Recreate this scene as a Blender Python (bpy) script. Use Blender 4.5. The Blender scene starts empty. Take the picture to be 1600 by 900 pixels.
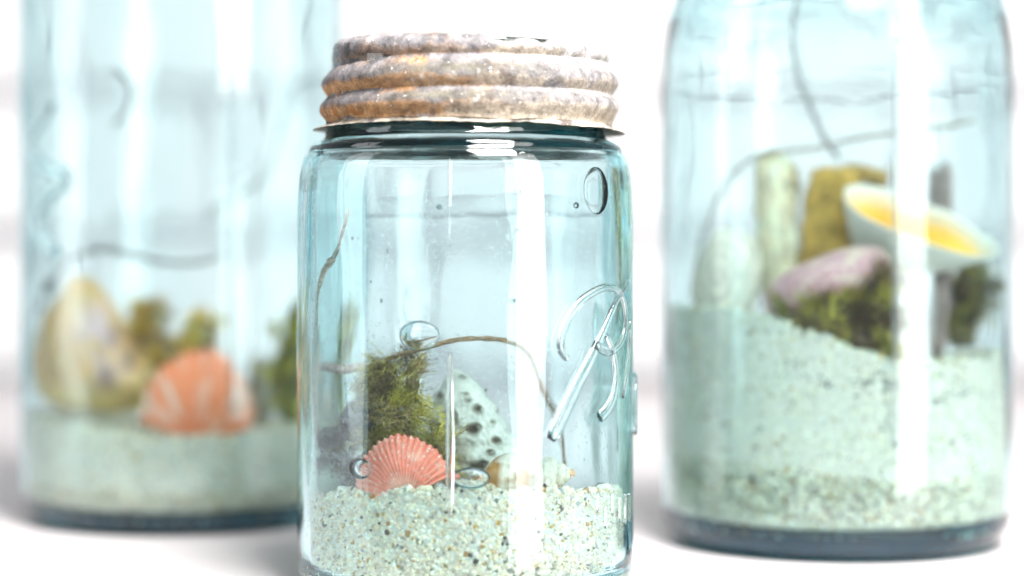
import bpy, math, random
import numpy as np
from mathutils import Vector, Matrix, noise as mnoise

rng = np.random.default_rng(11)
random.seed(11)
S = bpy.context.scene
COL = S.collection
MM = 0.001
PI = math.pi

# ------------------------------------------------------------------ camera
CAM_H = 0.077
F_PX = 3300.0
PITCH = math.atan(58 / F_PX)
cd = bpy.data.cameras.new('camera')
cd.sensor_width = 36.0
cd.lens = F_PX / 1600 * 36.0
cd.clip_start = 0.01
cd.clip_end = 50
cd.dof.use_dof = True
cd.dof.focus_distance = 0.494
cd.dof.aperture_fstop = (cd.lens) / 19.0
cam = bpy.data.objects.new('camera', cd)
COL.objects.link(cam)
cam.location = (0, 0, CAM_H)
cam.rotation_euler = (PI / 2 - PITCH, 0, 0)
S.camera = cam

# ------------------------------------------------------------------ light
w = bpy.data.worlds.new('World')
S.world = w
w.use_nodes = True
bg = w.node_tree.nodes['Background']
bg.inputs['Color'].default_value = (0.93, 0.97, 1.0, 1)
bg.inputs['Strength'].default_value = 0.32


def area_light(name, loc, target, sx, sy, power, color):
    l = bpy.data.lights.new(name, 'AREA')
    l.shape = 'RECTANGLE'
    l.size = sx
    l.size_y = sy
    l.energy = power
    l.color = color
    o = bpy.data.objects.new(name, l)
    COL.objects.link(o)
    o.location = loc
    d = Vector(target) - Vector(loc)
    o.rotation_euler = d.to_track_quat('-Z', 'Y').to_euler()
    return o


# tall window behind the camera to the right, and a softer one to the left
area_light('window_light', (1.45, -0.95, 0.75), (0.0, 0.55, 0.75), 0.72, 2.6, 46, (1.0, 0.985, 0.96))
area_light('side_window_light', (-1.7, 0.25, 0.7), (0.0, 0.6, 0.5), 0.7, 1.8, 14, (0.95, 0.98, 1.0))
area_light('fill_softbox_light', (0.20, 0.10, 0.72), (0.0, 0.57, 0.0), 0.32, 0.4, 33, (1.0, 0.99, 0.97))  # added softbox out of view above the camera, brightens the jar contents

S.view_settings.view_transform = 'Standard'
S.view_settings.look = 'None'
S.view_settings.gamma = 1
S.view_settings.exposure = 0.16
S.cycles.use_denoising = True
S.cycles.max_bounces = 28
S.cycles.transmission_bounces = 24
S.cycles.glossy_bounces = 10
S.cycles.diffuse_bounces = 5
S.cycles.transparent_max_bounces = 16
S.cycles.caustics_refractive = True
S.cycles.caustics_reflective = True
S.cycles.blur_glossy = 0.6
S.cycles.sample_clamp_indirect = 8


# ------------------------------------------------------------------ helpers
def P(px, py, Y):
    """the point at distance Y (metres) seen at a position of the photograph"""
    u = (px - 800) / F_PX
    v = (450 - py) / F_PX
    c, s = math.cos(PITCH), math.sin(PITCH)
    d = Vector((u, c + v * s, -s + v * c))
    d *= Y / d.y
    return Vector((d.x, d.y, d.z + CAM_H))


def mesh_obj(name, verts, faces, mat=None, parent=None, smooth=True, col=None, loc=None):
    me = bpy.data.meshes.new(name)
    verts = np.asarray(verts, dtype=np.float32).reshape(-1, 3)
    if isinstance(faces, np.ndarray):
        n, k = faces.shape
        me.vertices.add(len(verts))
        me.vertices.foreach_set('co', verts.ravel())
        me.loops.add(n * k)
        me.loops.foreach_set('vertex_index', faces.astype(np.int32).ravel())
        me.polygons.add(n)
        me.polygons.foreach_set('loop_start', (np.arange(n) * k).astype(np.int32))
        me.update(calc_edges=True)
    else:
        me.from_pydata([tuple(map(float, v)) for v in verts], [], faces)
    me.polygons.foreach_set('use_smooth', np.full(len(me.polygons), smooth))
    if col is not None:
        a = me.attributes.new('tint', 'FLOAT_COLOR', 'POINT')
        c = np.ones((len(verts), 4), dtype=np.float32)
        c[:, :3] = np.asarray(col, dtype=np.float32).reshape(-1, 3)
        a.data.foreach_set('color', c.ravel())
    me.update()
    if mat:
        me.materials.append(mat)
    o = bpy.data.objects.new(name, me)
    COL.objects.link(o)
    if loc is not None:
        o.location = loc
    if parent is not None:
        o.parent = parent
    return o


def tag(o, label, cat, group=None, kind=None):
    o['label'] = label
    o['category'] = cat
    if group:
        o['group'] = group
    if kind:
        o['kind'] = kind
    return o


def thing(name, loc, label, cat, group=None):
    o = bpy.data.objects.new(name, None)
    o.empty_display_size = 0.02
    COL.objects.link(o)
    o.location = loc
    return tag(o, label, cat, group)


def grid_faces(nu, nv, close_u=True):
    f = []
    U = nu if close_u else nu - 1
    i = np.arange(U)[:, None]
    j = np.arange(nv - 1)[None, :]
    i2 = (i + 1) % nu
    a = i * nv + j
    b = i2 * nv + j
    return np.stack([a, b, b + 1, a + 1], -1).reshape(-1, 4)


def resample(prof, step):
    """smooth a (r,z) polyline (in mm) a little and resample it"""
    p = np.array(prof, float)
    seg = np.hypot(*np.diff(p, axis=0).T)
    t = np.concatenate([[0], np.cumsum(seg)])
    n = max(8, int(t[-1] / step))
    q = np.linspace(0, t[-1], n)
    return np.stack([np.interp(q, t, p[:, 0]), np.interp(q, t, p[:, 1])], 1)


def smooth_prof(p, k=2):
    p = p.copy()
    for _ in range(k):
        q = p.copy()
        q[1:-1] = 0.25 * p[:-2] + 0.5 * p[1:-1] + 0.25 * p[2:]
        p = q
    return p


def vnoise(pts, scale, seed=0):
    """smooth noise from a sum of random sines: cheap and smooth"""
    r = np.random.default_rng(seed)
    pts = np.asarray(pts) * scale
    out = np.zeros(len(pts))
    for k in range(10):
        d = r.normal(size=3)
        d /= np.linalg.norm(d)
        d *= r.uniform(0.5, 1.6)
        out += np.sin(pts @ d * 2 * PI + r.uniform(0, 6.28))
    return out / 10 ** 0.5 * 0.7


def fbm(pts, scale, seed=0, octv=4):
    out = np.zeros(len(pts))
    a = 1.0
    for k in range(octv):
        out += a * vnoise(pts, scale * 2 ** k, seed + k * 17)
        a *= 0.55
    return out / 1.6


# ------------------------------------------------------------------ materials
def new_mat(name):
    m = bpy.data.materials.new(name)
    m.use_nodes = True
    nt = m.node_tree
    return m, nt, nt.nodes, nt.links


def tint_mat(name, rough=0.6, spec=0.4, noise_scale=900, noise_amt=0.25, bump=0.3, bump_dist=0.0003, sss=0.0, coat=0.0):
    """principled material with the mesh's own tint broken up by fine grain"""
    m, nt, N, L = new_mat(name)
    b = N['Principled BSDF']
    a = N.new('ShaderNodeAttribute')
    a.attribute_name = 'tint'
    tc = N.new('ShaderNodeTexCoord')
    nz = N.new('ShaderNodeTexNoise')
    nz.inputs['Scale'].default_value = noise_scale
    nz.inputs['Detail'].default_value = 5
    L.new(tc.outputs['Object'], nz.inputs['Vector'])
    mr = N.new('ShaderNodeMapRange')
    mr.inputs['From Min'].default_value = 0.25
    mr.inputs['From Max'].default_value = 0.75
    mr.inputs['To Min'].default_value = 1 - noise_amt
    mr.inputs['To Max'].default_value = 1 + noise_amt
    L.new(nz.outputs['Fac'], mr.inputs['Value'])
    mx = N.new('ShaderNodeVectorMath')
    mx.operation = 'SCALE'
    L.new(a.outputs['Color'], mx.inputs[0])
    L.new(mr.outputs['Result'], mx.inputs['Scale'])
    L.new(mx.outputs[0], b.inputs['Base Color'])
    b.inputs['Roughness'].default_value = rough
    b.inputs['Specular IOR Level'].default_value = spec
    b.inputs['Coat Weight'].default_value = coat
    if sss:
        b.inputs['Subsurface Weight'].default_value = sss
        b.inputs['Subsurface Radius'].default_value = (0.002, 0.0015, 0.001)
        b.inputs['Subsurface Scale'].default_value = 1.0
    if bump:
        bp = N.new('ShaderNodeBump')
        bp.inputs['Strength'].default_value = bump
        bp.inputs['Distance'].default_value = bump_dist
        L.new(nz.outputs['Fac'], bp.inputs['Height'])
        L.new(bp.outputs['Normal'], b.inputs['Normal'])
    return m


def glass_mat(name, density, tint=(0.0, 0.5, 0.6), rough=0.0):
    m, nt, N, L = new_mat(name)
    N.remove(N['Principled BSDF'])
    out = N['Material Output']
    g = N.new('ShaderNodeBsdfGlass')
    g.inputs['IOR'].default_value = 1.5
    g.inputs['Roughness'].default_value = rough
    g.inputs['Color'].default_value = (1, 1, 1, 1)
    # faint ripples and seeds of old hand-moulded glass
    tc = N.new('ShaderNodeTexCoord')
    mp = N.new('ShaderNodeMapping')
    mp.inputs['Scale'].default_value = (60, 60, 18)
    nz = N.new('ShaderNodeTexNoise')
    nz.inputs['Scale'].default_value = 1.0
    nz.inputs['Detail'].default_value = 2
    L.new(tc.outputs['Object'], mp.inputs['Vector'])
    L.new(mp.outputs['Vector'], nz.inputs['Vector'])
    nz2 = N.new('ShaderNodeTexNoise')
    nz2.inputs['Scale'].default_value = 1100
    nz2.inputs['Detail'].default_value = 1
    L.new(tc.outputs['Object'], nz2.inputs['Vector'])
    mask = N.new('ShaderNodeMapRange')
    mask.inputs['From Min'].default_value = 0.66
    mask.inputs['From Max'].default_value = 0.76
    L.new(nz2.outputs['Fac'], mask.inputs['Value'])
    ad = N.new('ShaderNodeMath')
    ad.operation = 'MULTIPLY_ADD'
    ad.inputs[1].default_value = 0.04
    L.new(mask.outputs['Result'], ad.inputs[0])
    L.new(nz.outputs['Fac'], ad.inputs[2])
    bp = N.new('ShaderNodeBump')
    bp.inputs['Strength'].default_value = 0.32
    bp.inputs['Distance'].default_value = 0.0012
    L.new(ad.outputs[0], bp.inputs['Height'])
    L.new(bp.outputs['Normal'], g.inputs['Normal'])
    L.new(g.outputs[0], out.inputs['Surface'])
    if not density:
        return m
    va = N.new('ShaderNodeVolumeAbsorption')
    va.inputs['Color'].default_value = (*tint, 1)
    va.inputs['Density'].default_value = density
    L.new(va.outputs[0], out.inputs['Volume'])
    return m


M_GLASS = glass_mat('aqua_glass', 62, (0.0, 0.68, 0.75))
M_GLASS2 = glass_mat('pale_aqua_glass', 104, (0.0, 0.69, 0.745))
M_RAISED = glass_mat('raised_glass', 110, (0.0, 0.60, 0.66))  # same glass; denser tint imitates the deep teal of internal reflections
M_BUBBLE = glass_mat('bubble_surface', 0)
M_SAND = tint_mat('sand_grain', 0.35, 0.5, 1500, 0.12, 0)
M_SHELL = tint_mat('shell', 0.45, 0.5, 1200, 0.16, 0.25, 0.0002, 0.0)
M_GLOSSY_SHELL = tint_mat('glossy_shell', 0.25, 0.5, 700, 0.12, 0.1, 0.0002)
M_CHALK = tint_mat('weathered_shell', 0.8, 0.25, 900, 0.2, 0.5, 0.0004)
M_MOSS = tint_mat('moss', 0.75, 0.2, 700, 0.3, 0)
M_WOOD = tint_mat('twig_bark', 0.8, 0.2, 1800, 0.4, 0.6, 0.0003)


def paint_mat(name, color, scale, amt, rough, bump):
    m, nt, N, L = new_mat(name)
    b = N['Principled BSDF']
    tc = N.new('ShaderNodeTexCoord')
    nz = N.new('ShaderNodeTexNoise')
    nz.inputs['Scale'].default_value = scale
    nz.inputs['Detail'].default_value = 6
    L.new(tc.outputs['Object'], nz.inputs['Vector'])
    cr = N.new('ShaderNodeValToRGB')
    cr.color_ramp.elements[0].position = 0.3
    cr.color_ramp.elements[1].position = 0.7
    c0 = [c * (1 - amt) for c in color]
    cr.color_ramp.elements[0].color = (*c0, 1)
    cr.color_ramp.elements[1].color = (*color, 1)
    L.new(nz.outputs['Fac'], cr.inputs['Fac'])
    L.new(cr.outputs['Color'], b.inputs['Base Color'])
    b.inputs['Roughness'].default_value = rough
    bp = N.new('ShaderNodeBump')
    bp.inputs['Strength'].default_value = bump
    bp.inputs['Distance'].default_value = 0.002
    L.new(nz.outputs['Fac'], bp.inputs['Height'])
    L.new(bp.outputs['Normal'], b.inputs['Normal'])
    return m


M_BRICK = paint_mat('white_painted_brick', (0.47, 0.466, 0.475), 14, 0.04, 0.5, 0.25)
M_MORTAR = paint_mat('grey_white_mortar', (0.27, 0.256, 0.27), 60, 0.15, 0.9, 0.5)
M_TABLE = paint_mat('white_tabletop', (0.47, 0.437, 0.445), 9, 0.05, 0.45, 0.08)

# ------------------------------------------------------------------ setting
WALL_Y = 1.303
TABLE_Z = -0.0050


def box(x0, x1, y0, y1, z0, z1, bev=0.0):
    """a box with chamfered edges as verts and faces"""
    import bmesh
    bm = bmesh.new()
    bmesh.ops.create_cube(bm, size=1.0)
    for v in bm.verts:
        v.co = ((x0 + x1) / 2 + v.co.x * (x1 - x0), (y0 + y1) / 2 + v.co.y * (y1 - y0), (z0 + z1) / 2 + v.co.z * (z1 - z0))
    if bev:
        bmesh.ops.bevel(bm, geom=list(bm.edges), offset=bev, segments=2, affect='EDGES', profile=0.6)
    bm.verts.ensure_lookup_table()
    vs = [tuple(v.co) for v in bm.verts]
    fs = [[v.index for v in f.verts] for f in bm.faces]
    bm.free()
    return vs, fs


table = mesh_obj('tabletop', *box(-1.1, 1.1, 0.425, WALL_Y - 0.002, TABLE_Z - 0.03, TABLE_Z, 0.004), M_TABLE, smooth=False)
table['kind'] = 'structure'
table['label'] = 'white painted tabletop under the three aqua jars'
wall = mesh_obj('wall', *box(-1.4, 1.4, WALL_Y + 0.006, WALL_Y + 0.1, -0.6, 0.9), M_MORTAR, smooth=False)
wall['kind'] = 'structure'
wall['label'] = 'out of focus white brick wall behind the jars'
BW, BH, GAP = 0.215, 0.0875, 0.009
brick_meshes = []
for k in range(4):
    o = mesh_obj('brick', *box(-(BW - GAP) / 2, (BW - GAP) / 2, 0, 0.04, -(BH - GAP) / 2, (BH - GAP) / 2, 0.003), M_BRICK, wall, smooth=False)
    for v in o.data.vertices:
        v.co += Vector((rng.normal() * 0.0006, rng.normal() * 0.0006, rng.normal() * 0.0005))
    brick_meshes.append(o.data)
    bpy.data.objects.remove(o)
for row in range(-1, 6):
    for c in range(-4, 5):
        o = bpy.data.objects.new('brick', brick_meshes[rng.integers(4)])
        COL.objects.link(o)
        o.parent = wall
        o.location = (c * BW + (row % 2) * BW / 2 + 0.03, WALL_Y + rng.uniform(-0.0015, 0.001), 0.0425 + row * BH)

# ------------------------------------------------------------------ jars
JF = Vector((-0.0114, 0.516, TABLE_Z))   # front pint jar
JR = Vector((0.0912, 0.596, TABLE_Z))    # right
JL = Vector((-0.1007, 0.648, TABLE_Z))   # left


def lathe(prof, nu):
    th = np.linspace(0, 2 * PI, nu, endpoint=False)
    r = prof[:, 0][None, :] * MM
    z = prof[:, 1][None, :] * MM
    X = np.cos(th)[:, None] * r
    Y = np.sin(th)[:, None] * r
    Z = np.broadcast_to(z, X.shape)
    return np.stack([X, Y, Z], -1)


def jar_shell(name, outer, inner, mat, parent, nu=320, wob_o=0.15, wob_i=0.22, seed=1, ksm=3):
    """closed glass shell: outer skin up, over the lip, inner skin down; the inner skin is uneven as in old moulded glass"""
    po = smooth_prof(resample(outer, 0.5), 2)
    pi = smooth_prof(resample(inner, 0.6), ksm)
    po[0, 0] = pi[-1, 0] = 0.0
    A = lathe(po, nu)
    B = lathe(pi, nu)
    for G, amp, sd in ((A, wob_o, seed), (B, wob_i, seed + 5)):
        p = G.reshape(-1, 3)
        rr = np.hypot(p[:, 0], p[:, 1]) + 1e-9
        q = p.copy()
        q[:, 2] *= 0.35
        d = (fbm(q, 38, sd, 2)) * amp * MM
        d *= np.clip(rr / 0.03, 0, 1) ** 2
        p[:, 0] *= 1 + d / rr
        p[:, 1] *= 1 + d / rr
    no, ni = A.shape[1], B.shape[1]
    G = np.concatenate([A, B], 1)
    V = G.reshape(-1, 3)
    F = grid_faces(nu, no + ni)
    # poles: merge by collapsing (r = 0 rings), then weld
    o = mesh_obj(name, V, F, mat, parent)
    import bmesh
    bm = bmesh.new()
    bm.from_mesh(o.data)
    bmesh.ops.remove_doubles(bm, verts=bm.verts, dist=1e-7)
    bmesh.ops.recalc_face_normals(bm, faces=bm.faces)
    for f in bm.faces:
        f.smooth = True
    bm.to_mesh(o.data)
    bm.free()
    return o


def up(prof):
    return [(r, z + 5.0 if z >= 20 else z) for r, z in prof]


jar_front = thing('mason_jar', JF, 'small aqua canning jar in front, with a rusty grey zinc screw lid', 'jar', 'aqua glass jars of shells and sand')
outer_f = [(0, 2.0), (30, 1.6), (33, 0.35), (36, 0.1), (38.5, 0.6), (40.2, 2.2), (40.9, 4.5), (41, 8), (41, 20), (41, 60), (41, 86), (40.8, 91),
           (40.4, 95), (39.7, 98.2), (39.0, 100.0), (38.4, 100.5), (38.1, 100.7), (38.25, 101.4), (37.9, 102.2), (36.2, 103.2), (34.7, 103.8), (34.2, 104.2), (34.3, 105.2), (33.8, 105.6),
           (33.4, 108), (32.8, 110), (33.2, 112), (32.4, 114), (32.6, 124), (32.4, 126)]
inner_f = [(31.2, 126.6), (29.2, 126), (28.4, 122), (28.4, 107), (29.2, 104.4), (32.0, 102.2), (35.4, 100.2), (37.0, 97.8), (37.5, 95), (37.6, 60), (37.6, 20), (37.6, 9), (37.2, 6.6), (36.0, 5.0), (33, 4.3), (20, 4.1), (0, 4.0)]
outer_f, inner_f = up(outer_f), up(inner_f)
jar_shell('glass_body', outer_f, inner_f, M_GLASS, jar_front, 360)

outer_q = [(0, 3.2), (33, 2.6), (37, 0.5), (40, 0.1), (43, 0.5), (46.3, 2.6), (48.4, 6.5), (49.1, 12), (49.1, 60), (49.1, 128), (48.6, 138), (47.2, 147),
           (44.6, 156), (41, 162), (36, 167), (35, 170), (34.5, 190)]
inner_q = [(33.4, 190.8), (32.4, 190), (33, 168), (34, 165), (39, 160.5), (42.6, 154.5), (45.1, 146), (47, 137.5), (47.5, 127.5), (47.5, 60), (47.5, 19), (47.5, 11.2), (46.9, 8.8), (45, 7.6), (42, 7.0), (36, 6.7), (20, 6.6), (0, 6.5)]
jar_right = thing('mason_jar', JR, 'blurred aqua jar at right holding a white and yellow half shell over deep sloping sand', 'jar', 'aqua glass jars of shells and sand')
jar_shell('glass_body', outer_q, inner_q, M_GLASS2, jar_right, 256, seed=31, ksm=10)
outer_t = [(r, z + (34 if z > 100 else 0)) for r, z in outer_q]
inner_t = [(r, z + (34 if z > 100 else (-1.6 if z < 12 else 0))) for r, z in inner_q]
jar_left = thing('mason_jar', JL, 'tall blurred aqua jar at left holding a tan shell beside an orange scallop', 'jar', 'aqua glass jars of shells and sand')
jar_shell('glass_body', outer_t, inner_t, M_GLASS2, jar_left, 256, seed=57, ksm=6)


# --- raised lettering, seams and bubbles of the glass
def on_jar(px, py, axis, R):
    """angle and height on a jar's skin under a position of the photograph"""
    x = (px - 800) / F_PX
    # ray x = x*y ; circle
    dx, dy = x, 1.0
    ox, oy = -axis.x, -axis.y
    a = dx * dx + dy * dy
    b = 2 * (ox * dx + oy * dy)
    c = ox * ox + oy * oy - R * R
    disc = b * b - 4 * a * c
    t = (-b - math.sqrt(max(disc, 0))) / (2 * a)
    p = P(px, py, t)
    th = math.atan2(p.x - axis.x, -(p.y - axis.y))
    return th, p.z - TABLE_Z


def catmull(pts, n):
    pts = np.array(pts, float)
    if len(pts) == 2:
        t = np.linspace(0, 1, n)[:, None]
        return pts[0] * (1 - t) + pts[1] * t
    e = np.vstack([2 * pts[0] - pts[1], pts, 2 * pts[-1] - pts[-2]])
    out = []
    m = len(pts) - 1
    for q in np.linspace(0, m - 1e-6, n):
        i = int(q)
        t = q - i
        p0, p1, p2, p3 = e[i:i + 4]
        out.append(0.5 * (2 * p1 + (p2 - p0) * t + (2 * p0 - 5 * p1 + 4 * p2 - p3) * t * t + (3 * p1 - p0 - 3 * p2 + p3) * t ** 3))
    return np.array(out)


def bead(paths, R, gap=0.00003):
    """raised strokes on a cylinder. paths: list of (points[(theta,z)], widths, height)"""
    V, F = [], []
    K = 9
    for pts, wd, h in paths:
        n = max(6, int(len(pts) * 9))
        c = catmull(pts, n)
        ww = np.interp(np.linspace(0, 1, n), np.linspace(0, 1, len(wd)), wd)
        base = len(V)
        for i in range(n):
            a, b = c[max(i - 1, 0)], c[min(i + 1, n - 1)]
            t2 = np.array([(b[0] - a[0]) * R, b[1] - a[1]])
            t2 /= np.linalg.norm(t2) + 1e-12
            n2 = np.array([-t2[1], t2[0]])
            end = min(i, n - 1 - i)
            taper = 1.0 if end > 1 else (0.55 if end == 0 else 0.85)
            for k in range(K):
                a = PI * k / (K - 1)
                off = math.cos(a) * ww[i] / 2 * taper
                rad = R + gap + max(0.0, math.sin(a)) ** 0.65 * h * taper
                th = c[i][0] + n2[0] * off / R
                z = c[i][1] + n2[1] * off
                V.append((math.sin(th) * rad, -math.cos(th) * rad, z))
            # middle of the flat underside, so that it follows the curve of the jar
            V.append((math.sin(c[i][0]) * (R + gap), -math.cos(c[i][0]) * (R + gap), c[i][1]))
        KK = K + 1
        for i in range(n - 1):
            for k in range(KK):
                k2 = (k + 1) % KK
                F.append([base + i * KK + k, base + i * KK + k2, base + (i + 1) * KK + k2, base + (i + 1) * KK + k])
        F.append([base + k for k in range(KK)][::-1])
        F.append([base + (n - 1) * KK + k for k in range(KK)])
    return V, F


def fix_normals(o, flip=False):
    import bmesh
    bm = bmesh.new()
    bm.from_mesh(o.data)
    bmesh.ops.recalc_face_normals(bm, faces=bm.faces)
    if flip:
        bmesh.ops.reverse_faces(bm, faces=bm.faces)
    bm.to_mesh(o.data)
    bm.free()
    return o


RF = 0.04112
pix = lambda L: [on_jar(x, y, JF, RF) for x, y in L]
B_paths = [
    (pix([(982, 437), (962, 470), (940, 520), (922, 560), (897, 610), (860, 688)]), [0.0009, 0.0013, 0.0020, 0.0029, 0.0034, 0.0036], 0.00085),
    (pix([(887, 562), (876, 545), (878, 520), (892, 490), (912, 466), (938, 451), (956, 450), (967, 458), (974, 476), (976, 500), (973, 524), (965, 540), (952, 550), (938, 546), (929, 538)]),
     [0.0020, 0.0021, 0.0019, 0.0017, 0.0018, 0.0020, 0.002], 0.0008),
    (pix([(946, 524), (953, 541), (958, 560), (961, 590), (957, 618), (947, 640), (934, 654)]), [0.0014, 0.0018, 0.0025, 0.0030], 0.0009),
]
fix_normals(mesh_obj('embossed_letter', *bead(B_paths, RF), M_RAISED, jar_front))
RADD = math.radians
ZB = 0.0380


def script(pts, dth, dz=0.0, sc=1.0):
    return [(RADD(dth) + p[0] * sc * MM / RF, ZB + dz + p[1] * sc * MM) for p in pts]


a_paths = [(script([(7, 12), (4, 13.5), (0, 10), (-0.5, 3), (3, 0), (6.5, 5), (8, 14), (7.5, 4), (9, 0), (12, 3)], 84), [0.0015, 0.002, 0.0014], 0.0009)]
fix_normals(mesh_obj('embossed_letter', *bead(a_paths, RF), M_RAISED, jar_front))
for k in range(2):
    l_paths = [(script([(0, 3), (5, 15), (7.5, 26), (5.5, 30), (3, 24), (2.5, 8), (4, 0), (8, 3)], 100 + k * 11), [0.0013, 0.002, 0.0013], 0.0009)]
    fix_normals(mesh_obj('embossed_letter', *bead(l_paths, RF), M_RAISED, jar_front))
# flourish stroke that runs along the right limb
fl = [(pix([(983, 500), (981, 545), (977, 590), (972, 622)]), [0.0012, 0.0022, 0.0012], 0.0007)]
fix_normals(mesh_obj('embossed_stroke', *bead(fl, RF), M_RAISED, jar_front))
# short upright strokes of the lettering low on the right side
for x, y0, y1 in ((934, 772, 800), (946, 790, 826), (957, 770, 806), (968, 776, 815), (976, 772, 818), (982, 770, 815)):
    st = (pix([(x, y0), (x, y1)]), [0.0009, 0.0010], 0.0005)
    fix_normals(mesh_obj('embossed_stroke', *bead([st], RF), M_RAISED, jar_front))
# mould seam down the front, faint above and broader below
for seam in (([(RADD(-3.6), 0.1030), (RADD(-3.7), 0.093), (RADD(-3.6), 0.083)], [0.0006, 0.0005, 0.00015], 0.00012),
             ([(RADD(-3.5), 0.0590), (RADD(-3.65), 0.049), (RADD(-3.55), 0.039), (RADD(-3.7), 0.029), (RADD(-3.6), 0.022)], [0.0010, 0.0015, 0.0019, 0.0017, 0.0010], 0.00036)):
    fix_normals(mesh_obj('mould_seam', *bead([seam], RF), M_GLASS, jar_front))


def bubble(px, py, wpx, hpx, thick=0.0011, rot=0.0):
    th, z = on_jar(px, py, JF, RF)
    sx = wpx / 2 / 6.95 * MM / max(math.cos(th), 0.3)
    sz = hpx / 2 / 6.95 * MM
    n1, n2 = 28, 16
    V, F = [], []
    R = 0.0393
    for i in range(n1):
        for j in range(n2 + 1):
            a = 2 * PI * i / n1
            b = PI * j / n2
            x, zz, d = math.sin(b) * math.cos(a), math.sin(b) * math.sin(a), math.cos(b)
            x, zz = x * math.cos(rot) - zz * math.sin(rot), x * math.sin(rot) + zz * math.cos(rot)
            rad = R + d * thick
            t = th + x * sx / R
            V.append((math.sin(t) * rad, -math.cos(t) * rad, z + zz * sz))
    F = grid_faces(n1, n2 + 1)
    o = mesh_obj('air_bubble', V, F, M_BUBBLE, jar_front)
    import bmesh
    bm = bmesh.new()
    bm.from_mesh(o.data)
    bmesh.ops.remove_doubles(bm, verts=bm.verts, dist=1e-8)
    bmesh.ops.recalc_face_normals(bm, faces=bm.faces)
    bmesh.ops.reverse_faces(bm, faces=bm.faces)
    for f in bm.faces:
        f.smooth = True
    bm.to_mesh(o.data)
    bm.free()


for b in ((938, 298, 40, 76, 0.0005), (652, 525, 63, 47, 0.0007), (557, 733, 36, 34), (736, 748, 60, 34), (905, 321, 9, 10, 0.0006), (685, 323, 10, 7, 0.0006),
          (546, 372, 4, 5, 0.0004), (602, 392, 3, 6, 0.0003), (592, 470, 4, 7, 0.0004), (812, 360, 4, 7, 0.0004), (806, 470, 4, 7, 0.0004),
          (815, 300, 4, 8, 0.0004), (624, 640, 4, 4, 0.0004), (575, 440, 3, 5, 0.0003), (760, 610, 4, 5, 0.0004)):
    bubble(*b)

# left jar: wavy raised lettering seen on its far left side
RL = 0.0493
pl = lambda L: [on_jar(x, y, JL, RL) for x, y in L]
wl = [(pl([(85, 165), (52, 220), (66, 255), (100, 280), (66, 320), (62, 360), (92, 400)]), [0.003, 0.005, 0.004], 0.0012)]
fix_normals(mesh_obj('embossed_stroke', *bead(wl, RL), M_GLASS2, jar_left))
RR = 0.0493
pr = lambda L: [on_jar(x, y, JR, RR) for x, y in L]
fix_normals(mesh_obj('mould_seam', *bead([(pr([(1399, 60), (1398, 250), (1400, 420), (1399, 700)]), [0.0012, 0.0014], 0.0005)], RR), M_GLASS2, jar_right))
fix_normals(mesh_obj('mould_seam', *bead([(pl([(362, 40), (363, 250), (362, 420), (362, 640)]), [0.0012, 0.0014], 0.0005)], RL), M_GLASS2, jar_left))


# --- the zinc lid
def zinc_mat():
    m, nt, N, L = new_mat('corroded_zinc')
    b = N['Principled BSDF']
    a = N.new('ShaderNodeAttribute')
    a.attribute_name = 'tint'
    tc = N.new('ShaderNodeTexCoord')

    def nz(scale, det):
        n = N.new('ShaderNodeTexNoise')
        n.inputs['Scale'].default_value = scale
        n.inputs['Detail'].default_value = det
        n.inputs['Roughness'].default_value = 0.65
        L.new(tc.outputs['Object'], n.inputs['Vector'])
        return n.outputs['Fac']

    def rng_(v, f0, f1, t0, t1):
        r = N.new('ShaderNodeMapRange')
        for k, x in zip(('From Min', 'From Max', 'To Min', 'To Max'), (f0, f1, t0, t1)):
            r.inputs[k].default_value = x
        L.new(v, r.inputs['Value'])
        return r.outputs['Result']

    grain = nz(1500, 6)
    mott = nz(330, 6)
    flecks = nz(700, 3)
    pits = nz(820, 4)
    sc = N.new('ShaderNodeVectorMath')
    sc.operation = 'SCALE'
    mu = N.new('ShaderNodeMath')
    mu.operation = 'MULTIPLY'
    L.new(rng_(grain, 0.3, 0.7, 0.72, 1.25), mu.inputs[0])
    L.new(rng_(mott, 0.3, 0.7, 0.42, 1.5), mu.inputs[1])
    L.new(a.outputs['Color'], sc.inputs[0])
    L.new(mu.outputs[0], sc.inputs['Scale'])

    def mix(fac, c1, c2):
        x = N.new('ShaderNodeMix')
        x.data_type = 'RGBA'
        L.new(fac, x.inputs[0])
        L.new(c1, x.inputs[6])
        x.inputs[7].default_value = c2
        return x.outputs[2]

    c = mix(rng_(flecks, 0.66, 0.72, 0, 0.85), sc.outputs[0], (0.70, 0.66, 0.62, 1))
    c = mix(rng_(pits, 0.34, 0.28, 0, 0.8), c, (0.05, 0.042, 0.045, 1))
    L.new(c, b.inputs['Base Color'])
    b.inputs['Roughness'].default_value = 0.7
    b.inputs['Specular IOR Level'].default_value = 0.32
    bp = N.new('ShaderNodeBump')
    bp.inputs['Strength'].default_value = 0.4
    bp.inputs['Distance'].default_value = 0.0004
    L.new(mu.outputs[0], bp.inputs['Height'])
    L.new(bp.outputs['Normal'], b.inputs['Normal'])
    return m


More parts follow.
